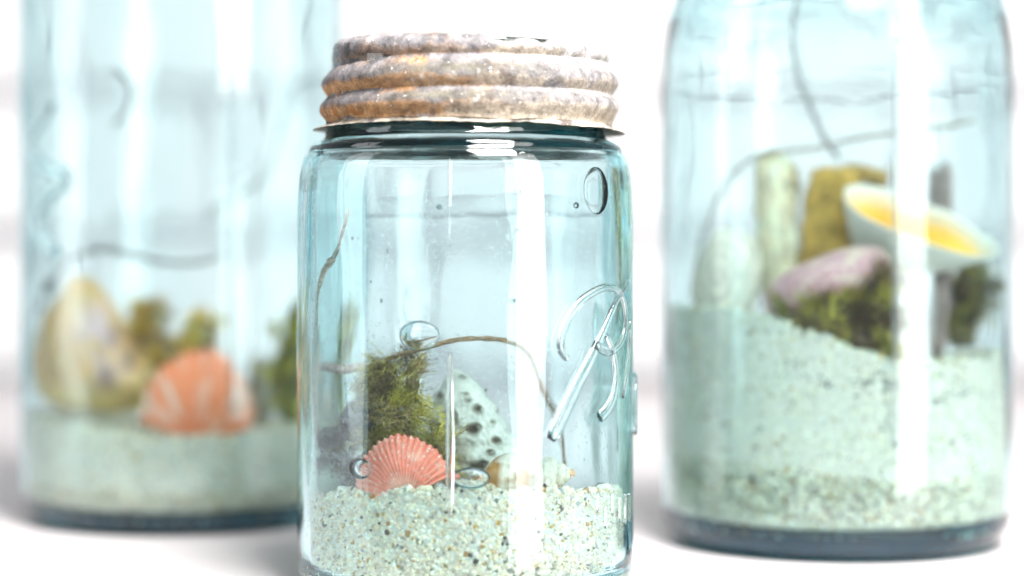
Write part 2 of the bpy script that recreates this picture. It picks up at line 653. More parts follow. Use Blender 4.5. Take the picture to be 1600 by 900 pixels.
M_ZINC = zinc_mat()
zin_prof = np.array([(0, 128.6), (24, 128.9), (29.8, 129.0), (31.8, 128.4), (32.9, 127.2), (33.2, 125.8), (33.1, 124.4), (32.4, 123.0), (32.4, 122.4), (33.4, 121.0), (34.9, 119.2),
                     (35.4, 118.5), (35.4, 117.4), (34.6, 116.2), (33.9, 115.3), (33.9, 114.8), (34.8, 113.6), (35.8, 112.6), (35.9, 111.4), (35.2, 110.2), (34.4, 109.0), (34.2, 107.9)])
zin_prof[:, 1] = np.where(zin_prof[:, 1] > 122, 122 + (zin_prof[:, 1] - 122) * 0.82, zin_prof[:, 1])
zp = smooth_prof(resample(zin_prof, 0.28), 3)
NU = 620
G = lathe(zp, NU)
th = np.linspace(0, 2 * PI, NU, endpoint=False)
# angle measured from the camera side, + to the right
ang = np.arctan2(np.cos(th), -np.sin(th))
zz = G[:, :, 2].copy()
# helical thread: shift the ridge zone gently with angle
fade = np.clip((zz - 0.1085) / 0.003, 0, 1) * np.clip((0.1262 - zz) / 0.004, 0, 1)
G[:, :, 2] += fade * (ang / PI * 0.0016)[:, None]
V = G.reshape(-1, 3)
A = np.repeat(ang, len(zp))
Z0 = zz.ravel()
rr = np.hypot(V[:, 0], V[:, 1]) + 1e-9
sidem = np.clip((rr - 0.028) / 0.004, 0, 1)
d = sidem * (fbm(V, 130, 3, 4) * 0.00010 + vnoise(V, 45, 9) * 0.00022)
V[:, 0] *= 1 + d / rr
V[:, 1] *= 1 + d / rr
# chipped, bent top rim on the front
q1 = np.stack([A * 0.035, np.zeros_like(A), np.zeros_like(A)], 1)
chip = np.clip(vnoise(q1, 95, 5) * 0.8 + vnoise(q1, 260, 8) * 0.5 + 0.5, 0, 1.3)
rim = np.clip((Z0 - 0.1248) / 0.0025, 0, 1) * np.clip((rr - 0.0285) / 0.002, 0, 1)
zone = np.exp(-((A - 0.30) / 0.38) ** 4)
zone2 = np.exp(-((A - 1.15) / 0.3) ** 4) * 0.6
V[:, 2] -= np.clip((Z0 - 0.1240) / 0.003, 0, 1) * np.exp(-(A / 1.1) ** 2) * 0.0006
V[:, 2] -= rim * (zone * chip * 0.0015 + zone2 * chip * 0.0006 + 0.00015 * chip)
low = np.clip((0.1100 - Z0) / 0.0018, 0, 1)
V[:, 2] += low * vnoise(q1, 120, 21) * 0.00035
# colour of the corroded metal
PN = V.copy()
n1 = fbm(PN, 60, 41, 5)
n2 = fbm(PN, 150, 42, 4)
n3 = fbm(PN, 420, 43, 3)
lerp = lambda a, b, t: a * (1 - t[:, None]) + np.array(b)[None, :] * t[:, None]
sst = lambda x, a, b: np.clip((x - a) / (b - a), 0, 1) ** 2 * (3 - 2 * np.clip((x - a) / (b - a), 0, 1))
Zs = V[:, 2]
slope = np.interp(Z0, zp[::-1, 1] * MM, np.gradient(zp[:, 0], zp[:, 1] + np.linspace(0, 1e-6, len(zp)))[::-1])   # >0 : facing down (radius grows upward)
groove = np.exp(-((Z0 - 0.1226) / 0.0012) ** 2) + np.exp(-((Z0 - 0.1151) / 0.0012) ** 2)
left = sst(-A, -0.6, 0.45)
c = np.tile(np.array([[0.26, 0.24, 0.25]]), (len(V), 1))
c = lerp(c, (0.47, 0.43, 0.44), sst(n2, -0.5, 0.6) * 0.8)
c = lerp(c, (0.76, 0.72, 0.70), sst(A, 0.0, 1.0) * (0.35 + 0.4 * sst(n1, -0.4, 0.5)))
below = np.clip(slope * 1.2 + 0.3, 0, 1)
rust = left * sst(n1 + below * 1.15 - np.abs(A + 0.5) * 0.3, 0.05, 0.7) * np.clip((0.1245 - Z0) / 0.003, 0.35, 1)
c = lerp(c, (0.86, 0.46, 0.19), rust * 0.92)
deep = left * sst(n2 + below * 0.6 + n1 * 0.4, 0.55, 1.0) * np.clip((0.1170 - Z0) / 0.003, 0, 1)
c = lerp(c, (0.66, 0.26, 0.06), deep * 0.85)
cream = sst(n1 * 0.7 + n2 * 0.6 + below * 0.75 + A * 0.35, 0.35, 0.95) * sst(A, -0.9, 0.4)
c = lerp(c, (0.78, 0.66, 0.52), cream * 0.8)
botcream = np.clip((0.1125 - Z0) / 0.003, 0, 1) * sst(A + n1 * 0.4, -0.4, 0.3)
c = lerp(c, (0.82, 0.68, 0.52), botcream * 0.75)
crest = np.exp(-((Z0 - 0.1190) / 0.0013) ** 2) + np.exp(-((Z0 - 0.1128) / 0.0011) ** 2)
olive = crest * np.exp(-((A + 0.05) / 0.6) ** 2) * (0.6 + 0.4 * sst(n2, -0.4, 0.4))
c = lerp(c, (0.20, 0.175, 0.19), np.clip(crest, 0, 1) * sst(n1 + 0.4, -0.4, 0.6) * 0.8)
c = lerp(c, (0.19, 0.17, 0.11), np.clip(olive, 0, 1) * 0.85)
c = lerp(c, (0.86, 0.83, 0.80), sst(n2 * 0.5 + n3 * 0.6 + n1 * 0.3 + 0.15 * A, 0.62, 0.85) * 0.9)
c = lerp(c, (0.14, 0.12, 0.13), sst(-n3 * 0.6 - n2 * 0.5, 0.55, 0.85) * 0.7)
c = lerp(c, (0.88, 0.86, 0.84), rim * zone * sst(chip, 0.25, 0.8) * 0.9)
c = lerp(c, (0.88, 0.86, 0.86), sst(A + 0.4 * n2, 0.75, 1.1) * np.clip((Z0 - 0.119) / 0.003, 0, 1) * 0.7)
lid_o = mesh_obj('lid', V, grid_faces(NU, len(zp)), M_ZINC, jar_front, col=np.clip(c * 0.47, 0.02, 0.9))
sm = lid_o.modifiers.new('sheet', 'SOLIDIFY')
sm.thickness = 0.0006
sm.offset = -1
lid_o.rotation_euler = (0, RADD(0.75), 0)
lid_o.location = (-0.0004, 0, 0.0046)
# the thin flared skirt of the lid
fp = np.array([(34.25, 108.25), (34.9, 107.6), (36.2, 107.0), (38.0, 106.45), (38.05, 106.25), (36.2, 106.5), (34.6, 106.9), (33.9, 107.7), (34.0, 108.3)])
fp = resample(fp, 0.25)
G = lathe(fp, 400)
V = G.reshape(-1, 3)
rr = np.hypot(V[:, 0], V[:, 1])
A = np.arctan2(V[:, 0], -V[:, 1])
q1 = np.stack([A * 0.035, 0 * A, 0 * A], 1)
# worn away almost entirely on the near side, still sharp at both sides
wear = np.clip(np.exp(-((A - 0.05) / 1.05) ** 6), 0, 1)
wear = np.clip(wear * (0.86 + 0.12 * vnoise(q1, 90, 4)), 0, 1)
newr = rr - np.clip(rr - 0.0345, 0, 1) * wear
V[:, 0] *= newr / rr
V[:, 1] *= newr / rr
V[:, 2] += (vnoise(q1, 40, 14) * 0.0002 + vnoise(q1, 300, 15) * 0.00008) + wear * 0.0007
n2 = fbm(V, 150, 42, 4)
c = np.tile(np.array([[0.52, 0.47, 0.42]]), (len(V), 1))
c = lerp(c, (0.74, 0.62, 0.48), sst(n2, -0.2, 0.5))
c = lerp(c, (0.16, 0.12, 0.10), sst(-n2, 0.25, 0.6) * 0.8)
fl_o = mesh_obj('flange', V, grid_faces(400, len(fp)), M_ZINC, lid_o, col=c * 0.45)

# white milk-glass liner under the lid
lv, lf = [], []
for k in range(64):
    a = 2 * PI * k / 64
    lv += [(0.0312 * math.cos(a), 0.0312 * math.sin(a), 0.1265), (0.0312 * math.cos(a), 0.0312 * math.sin(a), 0.1270)]
    k2 = (k + 1) % 64
    lf.append([2 * k, 2 * k2, 2 * k2 + 1, 2 * k + 1])
lf.append([2 * k for k in range(64)][::-1])
lf.append([2 * k + 1 for k in range(64)])
mesh_obj('liner', lv, lf, M_CHALK, lid_o, smooth=False, col=[(0.8, 0.82, 0.8)] * 128)

# ------------------------------------------------------------------ sand
ICO_V = None


def ico():
    t = (1 + 5 ** 0.5) / 2
    v = np.array([(-1, t, 0), (1, t, 0), (-1, -t, 0), (1, -t, 0), (0, -1, t), (0, 1, t), (0, -1, -t), (0, 1, -t), (t, 0, -1), (t, 0, 1), (-t, 0, -1), (-t, 0, 1)], float)
    v /= np.linalg.norm(v[0])
    f = np.array([(0, 11, 5), (0, 5, 1), (0, 1, 7), (0, 7, 10), (0, 10, 11), (1, 5, 9), (5, 11, 4), (11, 10, 2), (10, 7, 6), (7, 1, 8), (3, 9, 4), (3, 4, 2), (3, 2, 6), (3, 6, 8), (3, 8, 9), (4, 9, 5), (2, 4, 11), (6, 2, 10), (8, 6, 7), (9, 8, 1)])
    return v, f


IV, IF = ico()


def grains(centres, radii, cols):
    n = len(centres)
    v = IV[None] * (1 + rng.uniform(-0.28, 0.22, (n, 12, 1)))
    v = v * rng.uniform(0.7, 1.3, (n, 1, 3))
    # random rotation
    q = rng.normal(size=(n, 4))
    q /= np.linalg.norm(q, axis=1)[:, None]
    w_, x, y, z = q.T
    Rm = np.stack([1 - 2 * (y * y + z * z), 2 * (x * y - z * w_), 2 * (x * z + y * w_), 2 * (x * y + z * w_), 1 - 2 * (x * x + z * z), 2 * (y * z - x * w_), 2 * (x * z - y * w_), 2 * (y * z + x * w_), 1 - 2 * (x * x + y * y)], -1).reshape(n, 3, 3)
    v = np.einsum('nij,nkj->nki', Rm, v) * radii[:, None, None] + centres[:, None, :]
    f = IF[None] + (np.arange(n) * 12)[:, None, None]
    return v.reshape(-1, 3), f.reshape(-1, 3), np.repeat(cols, 12, axis=0)


PAL = np.array([(0.90, 0.85, 0.74), (0.86, 0.81, 0.69), (0.93, 0.91, 0.85), (0.76, 0.71, 0.58), (0.88, 0.78, 0.60), (0.58, 0.56, 0.49), (0.55, 0.36, 0.12), (0.42, 0.24, 0.08), (0.10, 0.085, 0.07), (0.34, 0.32, 0.31)])
PRB = np.array([0.27, 0.19, 0.2, 0.11, 0.09, 0.06, 0.030, 0.014, 0.016, 0.02])


def sand(name, axis, Rin, zbase, zfun, n_side, n_top, gr, label, dark_fun=None, th_half=2.0, pal_scale=1.0, bot=0.0042):
    nu, nr = 96, 26
    V = []
    r_ = np.concatenate([np.linspace(0, 1, nr)])
    Rc = Rin - gr * 1.1
    ths = np.linspace(0, 2 * PI, nu, endpoint=False)
    for t in ths:
        for k in range(nr):
            x, y = math.sin(t) * Rc * r_[k], -math.cos(t) * Rc * r_[k]
            V.append((x, y, zfun(x, y) - gr * 0.8))
        for zf in (0.66, 0.33, 0.0):
            x, y = math.sin(t) * Rc, -math.cos(t) * Rc
            zt = zfun(x, y) - gr
            rs = 1.0 if zf > 0 else 0.86
            V.append((x * rs, y * rs, zbase + (zt - zbase) * zf))
        V.append((0, 0, zbase))
    V = np.array(V)
    F = grid_faces(nu, nr + 4)
    cols = np.tile(np.array([[0.72, 0.70, 0.63]]), (len(V), 1))
    # grains against the glass
    t = rng.uniform(-th_half, th_half, n_side)
    sx, sy = np.sin(t), -np.cos(t)
    rad = gr * rng.lognormal(0, 0.35, n_side).clip(0.4, 1.9)
    rho = Rin - rad * rng.uniform(1.25, 2.0, n_side)
    zt = np.array([zfun(a * Rin, b * Rin) for a, b in zip(sx, sy)])
    hz = zbase + (zt - zbase) * rng.uniform(0, 1.0, n_side)
    # keep clear of the rounded bottom edge
    edge = np.clip(1 - (hz - zbase) / bot, 0, 1)
    rho = rho - edge ** 2 * 0.09 * Rin
    C1 = np.stack([sx * rho, sy * rho, hz], 1)
    # grains on the top
    t2 = rng.uniform(0, 2 * PI, n_top)
    q = np.sqrt(rng.uniform(0, 1, n_top)) * (Rin - gr * 1.6)
    x2, y2 = np.sin(t2) * q, -np.cos(t2) * q
    rad2 = gr * rng.lognormal(0, 0.35, n_top).clip(0.4, 1.9)
    C2 = np.stack([x2, y2, np.array([zfun(a, b) for a, b in zip(x2, y2)]) + rng.uniform(-0.9, 0.5, n_top) * gr], 1)
    C = np.vstack([C1, C2])
    Rr = np.concatenate([rad, rad2])
    idx = rng.choice(len(PAL), len(C), p=PRB / PRB.sum())
    K = PAL[idx] * rng.uniform(0.70, 1.16, (len(C), 1)) * np.array([[1.07, 0.975, 0.90]]) * pal_scale
    big = rng.choice(len(C), 70, replace=False)
    Rr[big] *= rng.uniform(1.3, 2.0, 70)
    K[big] = np.array([[0.50, 0.33, 0.12], [0.16, 0.12, 0.09], [0.40, 0.24, 0.09], [0.36, 0.35, 0.34]])[rng.integers(4, size=70)]
    rr2 = np.hypot(C[:, 0], C[:, 1]) + 1e-9
    C[:, :2] *= (np.minimum(rr2, Rin - Rr * 1.25) / rr2)[:, None]
    if dark_fun is not None:
        dk = dark_fun(C)
        K = K * (1 - dk[:, None]) + np.array([[0.10, 0.10, 0.085]]) * dk[:, None]
    GV, GF, GC = grains(C, Rr, np.clip(K, 0, 0.93))
    nV = len(V)
    Ft = np.vstack([F[:, [0, 1, 2]], F[:, [0, 2, 3]]])
    o = mesh_obj(name, np.vstack([V, GV]), np.vstack([Ft, GF + nV]), M_SAND, None, smooth=False, col=np.vstack([cols, GC]), loc=(axis.x, axis.y, 0))
    tag(o, label, 'sand', kind='stuff')
    return o


def zs_front(x, y):
    b = 0.0226 - 0.17 * (y + 0.0376) + 0.0006 * math.sin(x * 420) + 0.0005 * math.sin(x * 900 + y * 500) + 0.04 * max(x, 0)
    return max(b, 0.0105)


def zs_right(x, y):
    s = 1 / (1 + math.exp((x + 0.010) / 0.011))
    return 0.0455 + 0.0185 * s + 0.005 * max(0, x - 0.01) / 0.035 - 0.05 * (y + 0.045) + 0.0005 * math.sin(x * 500)


def zs_left(x, y):
    return 0.0235 + 0.005 * (max(0, -x) / 0.045) ** 1.2 + 0.004 * max(0, x - 0.02) / 0.02 - 0.02 * (y + 0.045) + 0.0004 * math.sin(x * 500 + 1)


def dark_right(C):
    x, y, z = C.T
    zz_ = 0.0425 + 0.0016 * np.sin(x * 260) - 0.0035 * np.clip((x - 0.0) / 0.02, -1, 1)
    band = np.exp(-((z - zz_) / 0.0016) ** 2) * (x > -0.022) * (np.sin(x * 700 + 1) + np.sin(x * 310) > -0.2)
    return (rng.uniform(0, 1, len(C)) < band * 0.75).astype(float) * 0.9


sand('sand', JF, 0.03745, -0.0006, zs_front, 9500, 4500, 0.00068, 'coarse pale sand speckled with tan grains in the small front jar', bot=0.003)
sand('sand', JR, 0.0472, 0.0024, zs_right, 15000, 5000, 0.00055, 'deep bank of pale sand with a dark streak in the right jar', dark_right, pal_scale=np.array([[0.85, 0.98, 1.0]]))
sand('sand', JL, 0.0472, 0.0008, zs_left, 10000, 5000, 0.00055, 'shallow pale sand under the tan shell in the left jar', pal_scale=np.array([[0.96, 1.0, 1.0]]))


# ------------------------------------------------------------------ shells, moss, twigs
def scallop(name, hinge, width, height, tilt, lean, depth, colfun, label, mat, nrib=23, group=None, yaw=0.0):
    """ribbed fan shell: hinge at the bottom, fan upward, domed towards the camera"""
    nu, nv = nrib * 8 + 1, 40
    V, C = [], []
    amax = RADD(80)
    for layer in (0, 1):
        for i in range(nu):
            u = -1 + 2 * i / (nu - 1)
            a = u * amax
            for j in range(nv):
                r = j / (nv - 1)
                rib = math.cos(u * nrib * PI)
                edge = 1 + 0.013 * rib * r + 0.012 * math.sin(u * 9 + 1) * r + 0.008 * math.sin(u * 23) * r
                rr_ = r * edge * (1 - 0.10 * abs(u) ** 3)
                x = math.sin(a) * rr_ * width / 2 / math.sin(amax) * 1.0
                z = (math.cos(a) * 0.93 + 0.07) * rr_ * height
                prof = (r ** 0.55) * (1 - r ** 2.3) * 1.9 * (1 - 0.45 * u * u)
                y = -depth * prof
                y -= (0.022 * rib * r ** 0.8 + 0.006 * math.sin(r * 34 + rng.normal() * 0.2)) * width * 0.5
                if layer:
                    y += 0.0009
                V.append((x, y, z))
                C.append(colfun(u, r, rib))
    V = np.array(V)
    F = grid_faces(nu, nv, False)
    n = nu * nv
    F2 = F[:, ::-1] + n
    rimf = []
    for i in range(nu - 1):
        a, b = i * nv + nv - 1, (i + 1) * nv + nv - 1
        rimf.append([a, a + n, b + n, b])
    for j in range(nv - 1):
        rimf.append([j, j + 1, j + 1 + n, j + n])
        k = (nu - 1) * nv + j
        rimf.append([k, k + n, k + 1 + n, k + 1])
    o = mesh_obj(name, V, np.vstack([F, F2, np.array(rimf)]), mat, None, col=np.clip(C, 0.01, 0.95), loc=hinge)
    o.rotation_euler = (lean, tilt, yaw)
    tag(o, label, 'shell', group)
    # the two ears beside the hinge
    for s in (-1, 1):
        ev = [(0, -0.0012, -0.0004), (s * width * 0.30, 0.0004, 0.0002), (s * width * 0.25, -0.0004, height * 0.16), (s * width * 0.12, -0.0016, height * 0.22)]
        ev += [(x, y + 0.0008, z) for x, y, z in ev]
        ef = [[0, 1, 2, 3], [7, 6, 5, 4], [0, 4, 5, 1], [1, 5, 6, 2], [2, 6, 7, 3], [3, 7, 4, 0]]
        mesh_obj('ear', ev, ef, mat, o, smooth=False, col=[colfun(s, 0.3, 0)] * 8)
    return o


def coral_col(u, r, rib):
    base = np.array([0.86, 0.19, 0.12])
    pale = np.array([0.90, 0.46, 0.35])
    cream = np.array([0.88, 0.70, 0.58])
    k = 0.5 + 0.5 * rib
    c = base * (1 - 0.45 * k) + pale * 0.45 * k
    band = 0.5 + 0.5 * math.sin(r * 21 + math.sin(u * 3) * 1.2)
    c = c * (1 - 0.16 * band) + np.array([0.70, 0.17, 0.11]) * 0.16 * band
    t = max(0, 1 - r / 0.42)
    c = c * (1 - t) + cream * t
    if u < -0.55:
        t = min(1, (-0.55 - u) / 0.4) * 0.35
        c = c * (1 - t) + pale * t
    n = mnoise.noise(Vector((u * 4, r * 5, 7.7))) + 0.5 * mnoise.noise(Vector((u * 13, r * 15, 2.7)))
    t = min(1, max(0, (n - 0.1) * 2.0)) * 0.45
    c = c * (1 - t) + np.array([0.92, 0.58, 0.46]) * t
    if mnoise.noise(Vector((u * 24, r * 26, 9.1))) > 0.52:
        c = np.array([0.9, 0.82, 0.76])
    return c


scallop('scallop_shell', P(640, 783, 0.4875), 0.0235, 0.0158, RADD(-15), RADD(-14), 0.0062, coral_col, 'coral pink ribbed scallop shell standing on the sand at the front of the small jar', M_SHELL, 22, 'scallop shells')


def orange_col(u, r, rib):
    base = np.array([0.92, 0.28, 0.12])
    white = np.array([0.9, 0.76, 0.66])
    n = mnoise.noise(Vector((u * 7.0, r * 1.6, 3.3))) + 0.6 * mnoise.noise(Vector((u * 3, r * 4.5, 1.3)))
    t = min(1, max(0, (n + 0.12 + 0.35 * max(0, u - 0.2)) * 1.5)) * 0.8
    return (base * (1 - t * 0.75) + white * t * 0.75) * (0.9 + 0.1 * rib)


scallop('scallop_shell', P(304, 694, 0.612), 0.0362, 0.0275, RADD(4), RADD(-10), 0.007, orange_col, 'orange and cream mottled scallop shell leaning on the left jar glass', M_SHELL, 20, 'scallop shells')


def gastropod(turns, growth, R, H, a, colfun, nphi=40, npsi=26, aspect=1.25, knobs=0):
    """spiral shell, apex at +z, mouth at the bottom"""
    V, C = [], []
    n = int(turns * nphi) + 1
    for i in range(n):
        ph = 2 * PI * i / nphi
        s = math.exp(growth * (ph - 2 * PI * turns))
        kb = 1 + (0.10 * max(0, math.cos(ph * knobs)) if knobs else 0)
        for k in range(npsi):
            q = 2 * PI * k / npsi
            rad = R * s + a * s * math.cos(q) * kb
            z = -H * s + a * aspect * s * math.sin(q)
            V.append((rad * math.cos(ph), rad * math.sin(ph), z))
            C.append(colfun(ph / (2 * PI), q, s))
    F = grid_faces(n, npsi, False).tolist()
    for i in range(n - 1):
        F.append([i * npsi + npsi - 1, (i + 1) * npsi + npsi - 1, (i + 1) * npsi, i * npsi])
    b = (n - 1) * npsi
    # lip: an inner ring set back, so that the mouth reads as a hollow
    ctr = np.mean(V[b:b + npsi], axis=0)
    back = np.mean(V[b - 3 * npsi:b - 2 * npsi], axis=0)
    for k in range(npsi):
        p = np.array(V[b + k])
        V.append(tuple(ctr + (p - ctr) * 0.8))
        C.append((0.8, 0.62, 0.45))
    for k in range(npsi):
        p = np.array(V[b + k])
        V.append(tuple(back + (p - ctr) * 0.55))
        C.append((0.45, 0.28, 0.18))
    m1, m2 = b + npsi, b + 2 * npsi
    for k in range(npsi):
        k2 = (k + 1) % npsi
        F.append([b + k, b + k2, m1 + k2, m1 + k])
        F.append([m1 + k, m1 + k2, m2 + k2, m2 + k])
    F.append([m2 + k for k in range(npsi)])
    F.append(list(range(npsi))[::-1])
    return V, F, C


def whelk_col(t, q, s):
    cream = np.array([0.84, 0.76, 0.64])
    brown = np.array([0.42, 0.20, 0.06])
    n = mnoise.noise(Vector((t * 9, q * 0.8, 2.0))) + 0.4 * mnoise.noise(Vector((t * 24, q * 2, 5.0)))
    k = min(1, max(0, (n - 0.02) * 3.2)) * (0.25 + 0.75 * min(1, s * 1.3))
    c = cream * (1 - k) + brown * k
    if s < 0.16:
        c = np.array([0.62, 0.36, 0.2])
    return c


V_, F_, C_ = gastropod(4.4, 0.105, 0.0028, 0.0140, 0.0060, whelk_col, aspect=1.35)
o = mesh_obj('whelk_shell', V_, F_, M_GLOSSY_SHELL, None, col=np.clip(C_, 0.02, 0.9), loc=P(868, 740, 0.497))
o.rotation_euler = Matrix(((-0.159, -0.022, 0.987), (-0.52, -0.848, -0.103), (0.839, -0.53, 0.123))).to_euler()
tag(o, 'cream spiral whelk shell with brown patches lying beside the coral pink scallop', 'shell')


def top_col(t, q, s):
    c = np.array([0.86, 0.78, 0.66])
    k = 0.5 + 0.5 * math.sin(q * 5)
    n = mnoise.noise(Vector((t * 14, q * 1.5, 4.0)))
    c = c * (1 - 0.3 * k) + np.array([0.62, 0.45, 0.30]) * 0.3 * k
    c = c * (1 + 0.25 * n)
    if s < 0.22:
        c = np.array([0.66, 0.36, 0.18])
    return c


V_, F_, C_ = gastropod(4.5, 0.075, 0.0026, 0.0085, 0.0030, top_col, aspect=0.95)
o = mesh_obj('snail_shell', V_, F_, M_SHELL, None, col=np.clip(C_, 0.02, 0.9), loc=P(899, 738, 0.494))
o.rotation_euler = Matrix(((-0.159, -0.022, 0.987), (-0.52, -0.848, -0.103), (0.839, -0.53, 0.123))).to_euler()
o.rotation_euler.y -= 0.25
tag(o, 'small pale spiral snail shell with a rusty tip, at the right end of the whelk', 'shell')


# white pitted shell at the back of the front jar
def blob(centre, size, nu, nv, fn):
    V = []
    for i in range(nu):
        for j in range(nv + 1):
            a, b = 2 * PI * i / nu, PI * j / nv
            d = np.array([math.sin(b) * math.cos(a), math.sin(b) * math.sin(a), math.cos(b)])
            V.append(fn(d))
    return np.array(V), grid_faces(nu, nv + 1)


def weld(o):
    import bmesh
    bm = bmesh.new()
    bm.from_mesh(o.data)
    bmesh.ops.remove_doubles(bm, verts=bm.verts, dist=1e-7)
    bmesh.ops.recalc_face_normals(bm, faces=bm.faces)
    for f in bm.faces:
        f.smooth = True
    bm.to_mesh(o.data)
    bm.free()


cY = 0.522
base_c = P(765, 745, cY)
apex = P(712, 578, cY)
HH = apex.z - base_c.z
pits = []
for (px, py, pr_) in ((700, 648, 17), (728, 622, 8), (744, 636, 14), (736, 666, 17), (690, 668, 16), (748, 722, 19), (791, 712, 13), (721, 590, 7), (724, 614, 7), (684, 618, 9), (775, 683, 10), (783, 640, 9), (770, 655, 7), (765, 700, 8)):
    pits.append((P(px, py, cY) - base_c, pr_ / 6.35 * MM * 0.68))


def pit_fn(d):
    h = (d[2] + 1) / 2
    wdt = 0.0136 * (1 - h ** 1.7) ** 0.75 + 0.0006
    up = h
    x = d[0] / (math.hypot(d[0], d[1]) + 1e-9) * wdt
    y = d[1] / (math.hypot(d[0], d[1]) + 1e-9) * wdt
    if h < 0.25:
        k = math.sqrt(max(0.0, 1 - ((0.25 - h) / 0.25) ** 2))
        x *= k
        y *= k
    rip = 1 + 0.045 * math.sin(h * 46 + math.atan2(y, x)) * (0.4 + 0.6 * h) + 0.05 * mnoise.noise(Vector((d[0] * 3, d[1] * 3, h * 6))) + 0.025 * mnoise.noise(Vector((d[0] * 11, d[1] * 11, h * 24)))
    p = np.array([x * rip + (apex.x - base_c.x) * h ** 0.8, y * rip, -0.004 + (HH + 0.004) * h])
    return p


V, F = blob(None, None, 260, 150, pit_fn)
C = np.tile(np.array([[0.76, 0.75, 0.68]]), (len(V), 1))
nn = fbm(V, 120, 77, 4)
C *= (1 + 0.22 * nn)[:, None]
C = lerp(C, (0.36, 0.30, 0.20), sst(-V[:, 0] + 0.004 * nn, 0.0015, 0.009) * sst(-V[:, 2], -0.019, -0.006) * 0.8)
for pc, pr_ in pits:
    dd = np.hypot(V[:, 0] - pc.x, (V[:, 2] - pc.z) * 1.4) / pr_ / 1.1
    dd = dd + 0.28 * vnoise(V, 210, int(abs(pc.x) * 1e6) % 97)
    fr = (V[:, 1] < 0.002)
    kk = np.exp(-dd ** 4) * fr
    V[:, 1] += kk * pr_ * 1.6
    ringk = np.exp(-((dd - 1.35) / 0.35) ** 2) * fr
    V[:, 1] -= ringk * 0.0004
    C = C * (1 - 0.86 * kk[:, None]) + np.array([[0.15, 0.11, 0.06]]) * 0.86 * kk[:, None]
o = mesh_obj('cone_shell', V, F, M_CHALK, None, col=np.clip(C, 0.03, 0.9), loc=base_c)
weld(o)
tag(o, 'white chalky cone shaped shell pitted with dark holes at the back of the small jar', 'shell')


# twigs
def twig(name, pts, r0, r1, label, cat='twig', group='thin brown twigs in the jars', colr=(0.26, 0.17, 0.10), seed=0, n=70):
    c = catmull([tuple(P(*p)) for p in pts], n)
    base = c[0].copy()
    K = 8
    V = []
    C = []
    r = np.random.default_rng(seed)
    for i in range(n):
        t = c[min(i + 1, n - 1)] - c[max(i - 1, 0)]
        t /= np.linalg.norm(t)
        a = np.cross(t, (0, 1, 0.2))
        a /= np.linalg.norm(a)
        b = np.cross(t, a)
        f = i / (n - 1)
        rad = (r0 * (1 - f) + r1 * f) * (1 + 0.12 * math.sin(i * 1.7 + seed) + r.normal() * 0.08)
        if i in (0, n - 1):
            rad *= 0.5
        for k in range(K):
            q = 2 * PI * k / K
            V.append(c[i] - base + (a * math.cos(q) + b * math.sin(q)) * rad * (1 + r.normal() * 0.06))
            C.append(np.array(colr) * r.uniform(0.7, 1.3))
    F = []
    for i in range(n - 1):
        for k in range(K):
            k2 = (k + 1) % K
            F.append([i * K + k, i * K + k2, (i + 1) * K + k2, (i + 1) * K + k])
    F.append(list(range(K))[::-1])
    F.append([(n - 1) * K + k for k in range(K)])
    o = mesh_obj(name, V, F, M_WOOD, None, col=np.clip(C, 0.01, 0.8), loc=base)
    tag(o, label, cat, group)
    return o


twig('twig', [(588, 590, .520), (600, 565, .512), (640, 552, .505), (690, 537, .503), (740, 529, .504), (795, 533, .508), (825, 555, .514), (850, 610, .520), (868, 650, .522), (874, 690, .520), (884, 742, .517)], 0.0007, 0.00045, 'dark brown twig arching out of the moss over the white pitted shell', seed=1)
twig('twig', [(552, 328, .4925), (535, 380, .4955), (514, 430, .500), (501, 475, .504), (494, 515, .507)], 0.00035, 0.0006, 'thin tan twig leaning on the upper left glass of the small jar', colr=(0.62, 0.47, 0.38), seed=2)
twig('twig', [(497, 572, .515), (530, 577, .513), (560, 576, .512), (592, 572, .512)], 0.0012, 0.0010, 'pale pinkish twig lying level behind the moss in the small jar', colr=(0.55, 0.42, 0.38), seed=3)
# left jar
twig('twig', [(62, 490, .640), (78, 445, .635), (108, 408, .628), (155, 390, .624), (200, 396, .622), (250, 409, .622), (300, 412, .623), (342, 402, .625)], 0.0009, 0.0007, 'grey twig curving over the tan shell in the left jar', colr=(0.20, 0.18, 0.17), seed=4)
twig('twig', [(180, 108, .640), (200, 125, .630), (205, 145, .626), (198, 170, .628), (178, 196, .636)], 0.0009, 0.0006, 'short grey twig bent like a hook high in the left jar', colr=(0.22, 0.20, 0.19), seed=5)
twig('twig', [(500, 122, .660), (465, 138, .660), (445, 180, .655), (430, 245, .650), (395, 290, .645), (350, 318, .645), (322, 345, .650)], 0.0006, 0.0005, 'fine grey twig looping at the upper right of the left jar', colr=(0.30, 0.30, 0.30), seed=6)
# right jar
twig('twig', [(1252, -30, .590), (1244, 40, .588), (1250, 100, .586), (1264, 160, .585), (1285, 210, .585), (1312, 248, .588)], 0.0008, 0.0007, 'grey twig hanging down from the top of the right jar', colr=(0.30, 0.29, 0.29), seed=7)
twig('twig', [(1300, -20, .600), (1330, 18, .598), (1372, 48, .596)], 0.0007, 0.0005, 'short grey twig slanting near the top of the right jar', colr=(0.34, 0.33, 0.33), seed=8)
twig('twig', [(1520, 190, .585), (1470, 200, .580), (1410, 205, .578), (1340, 217, .578), (1270, 232, .580), (1185, 243, .584), (1140, 280, .588), (1105, 345, .590), (1090, 400, .590), (1082, 470, .588)], 0.0006, 0.0005, 'long thin twig crossing the right jar above its shells', colr=(0.30, 0.27, 0.22), seed=9)


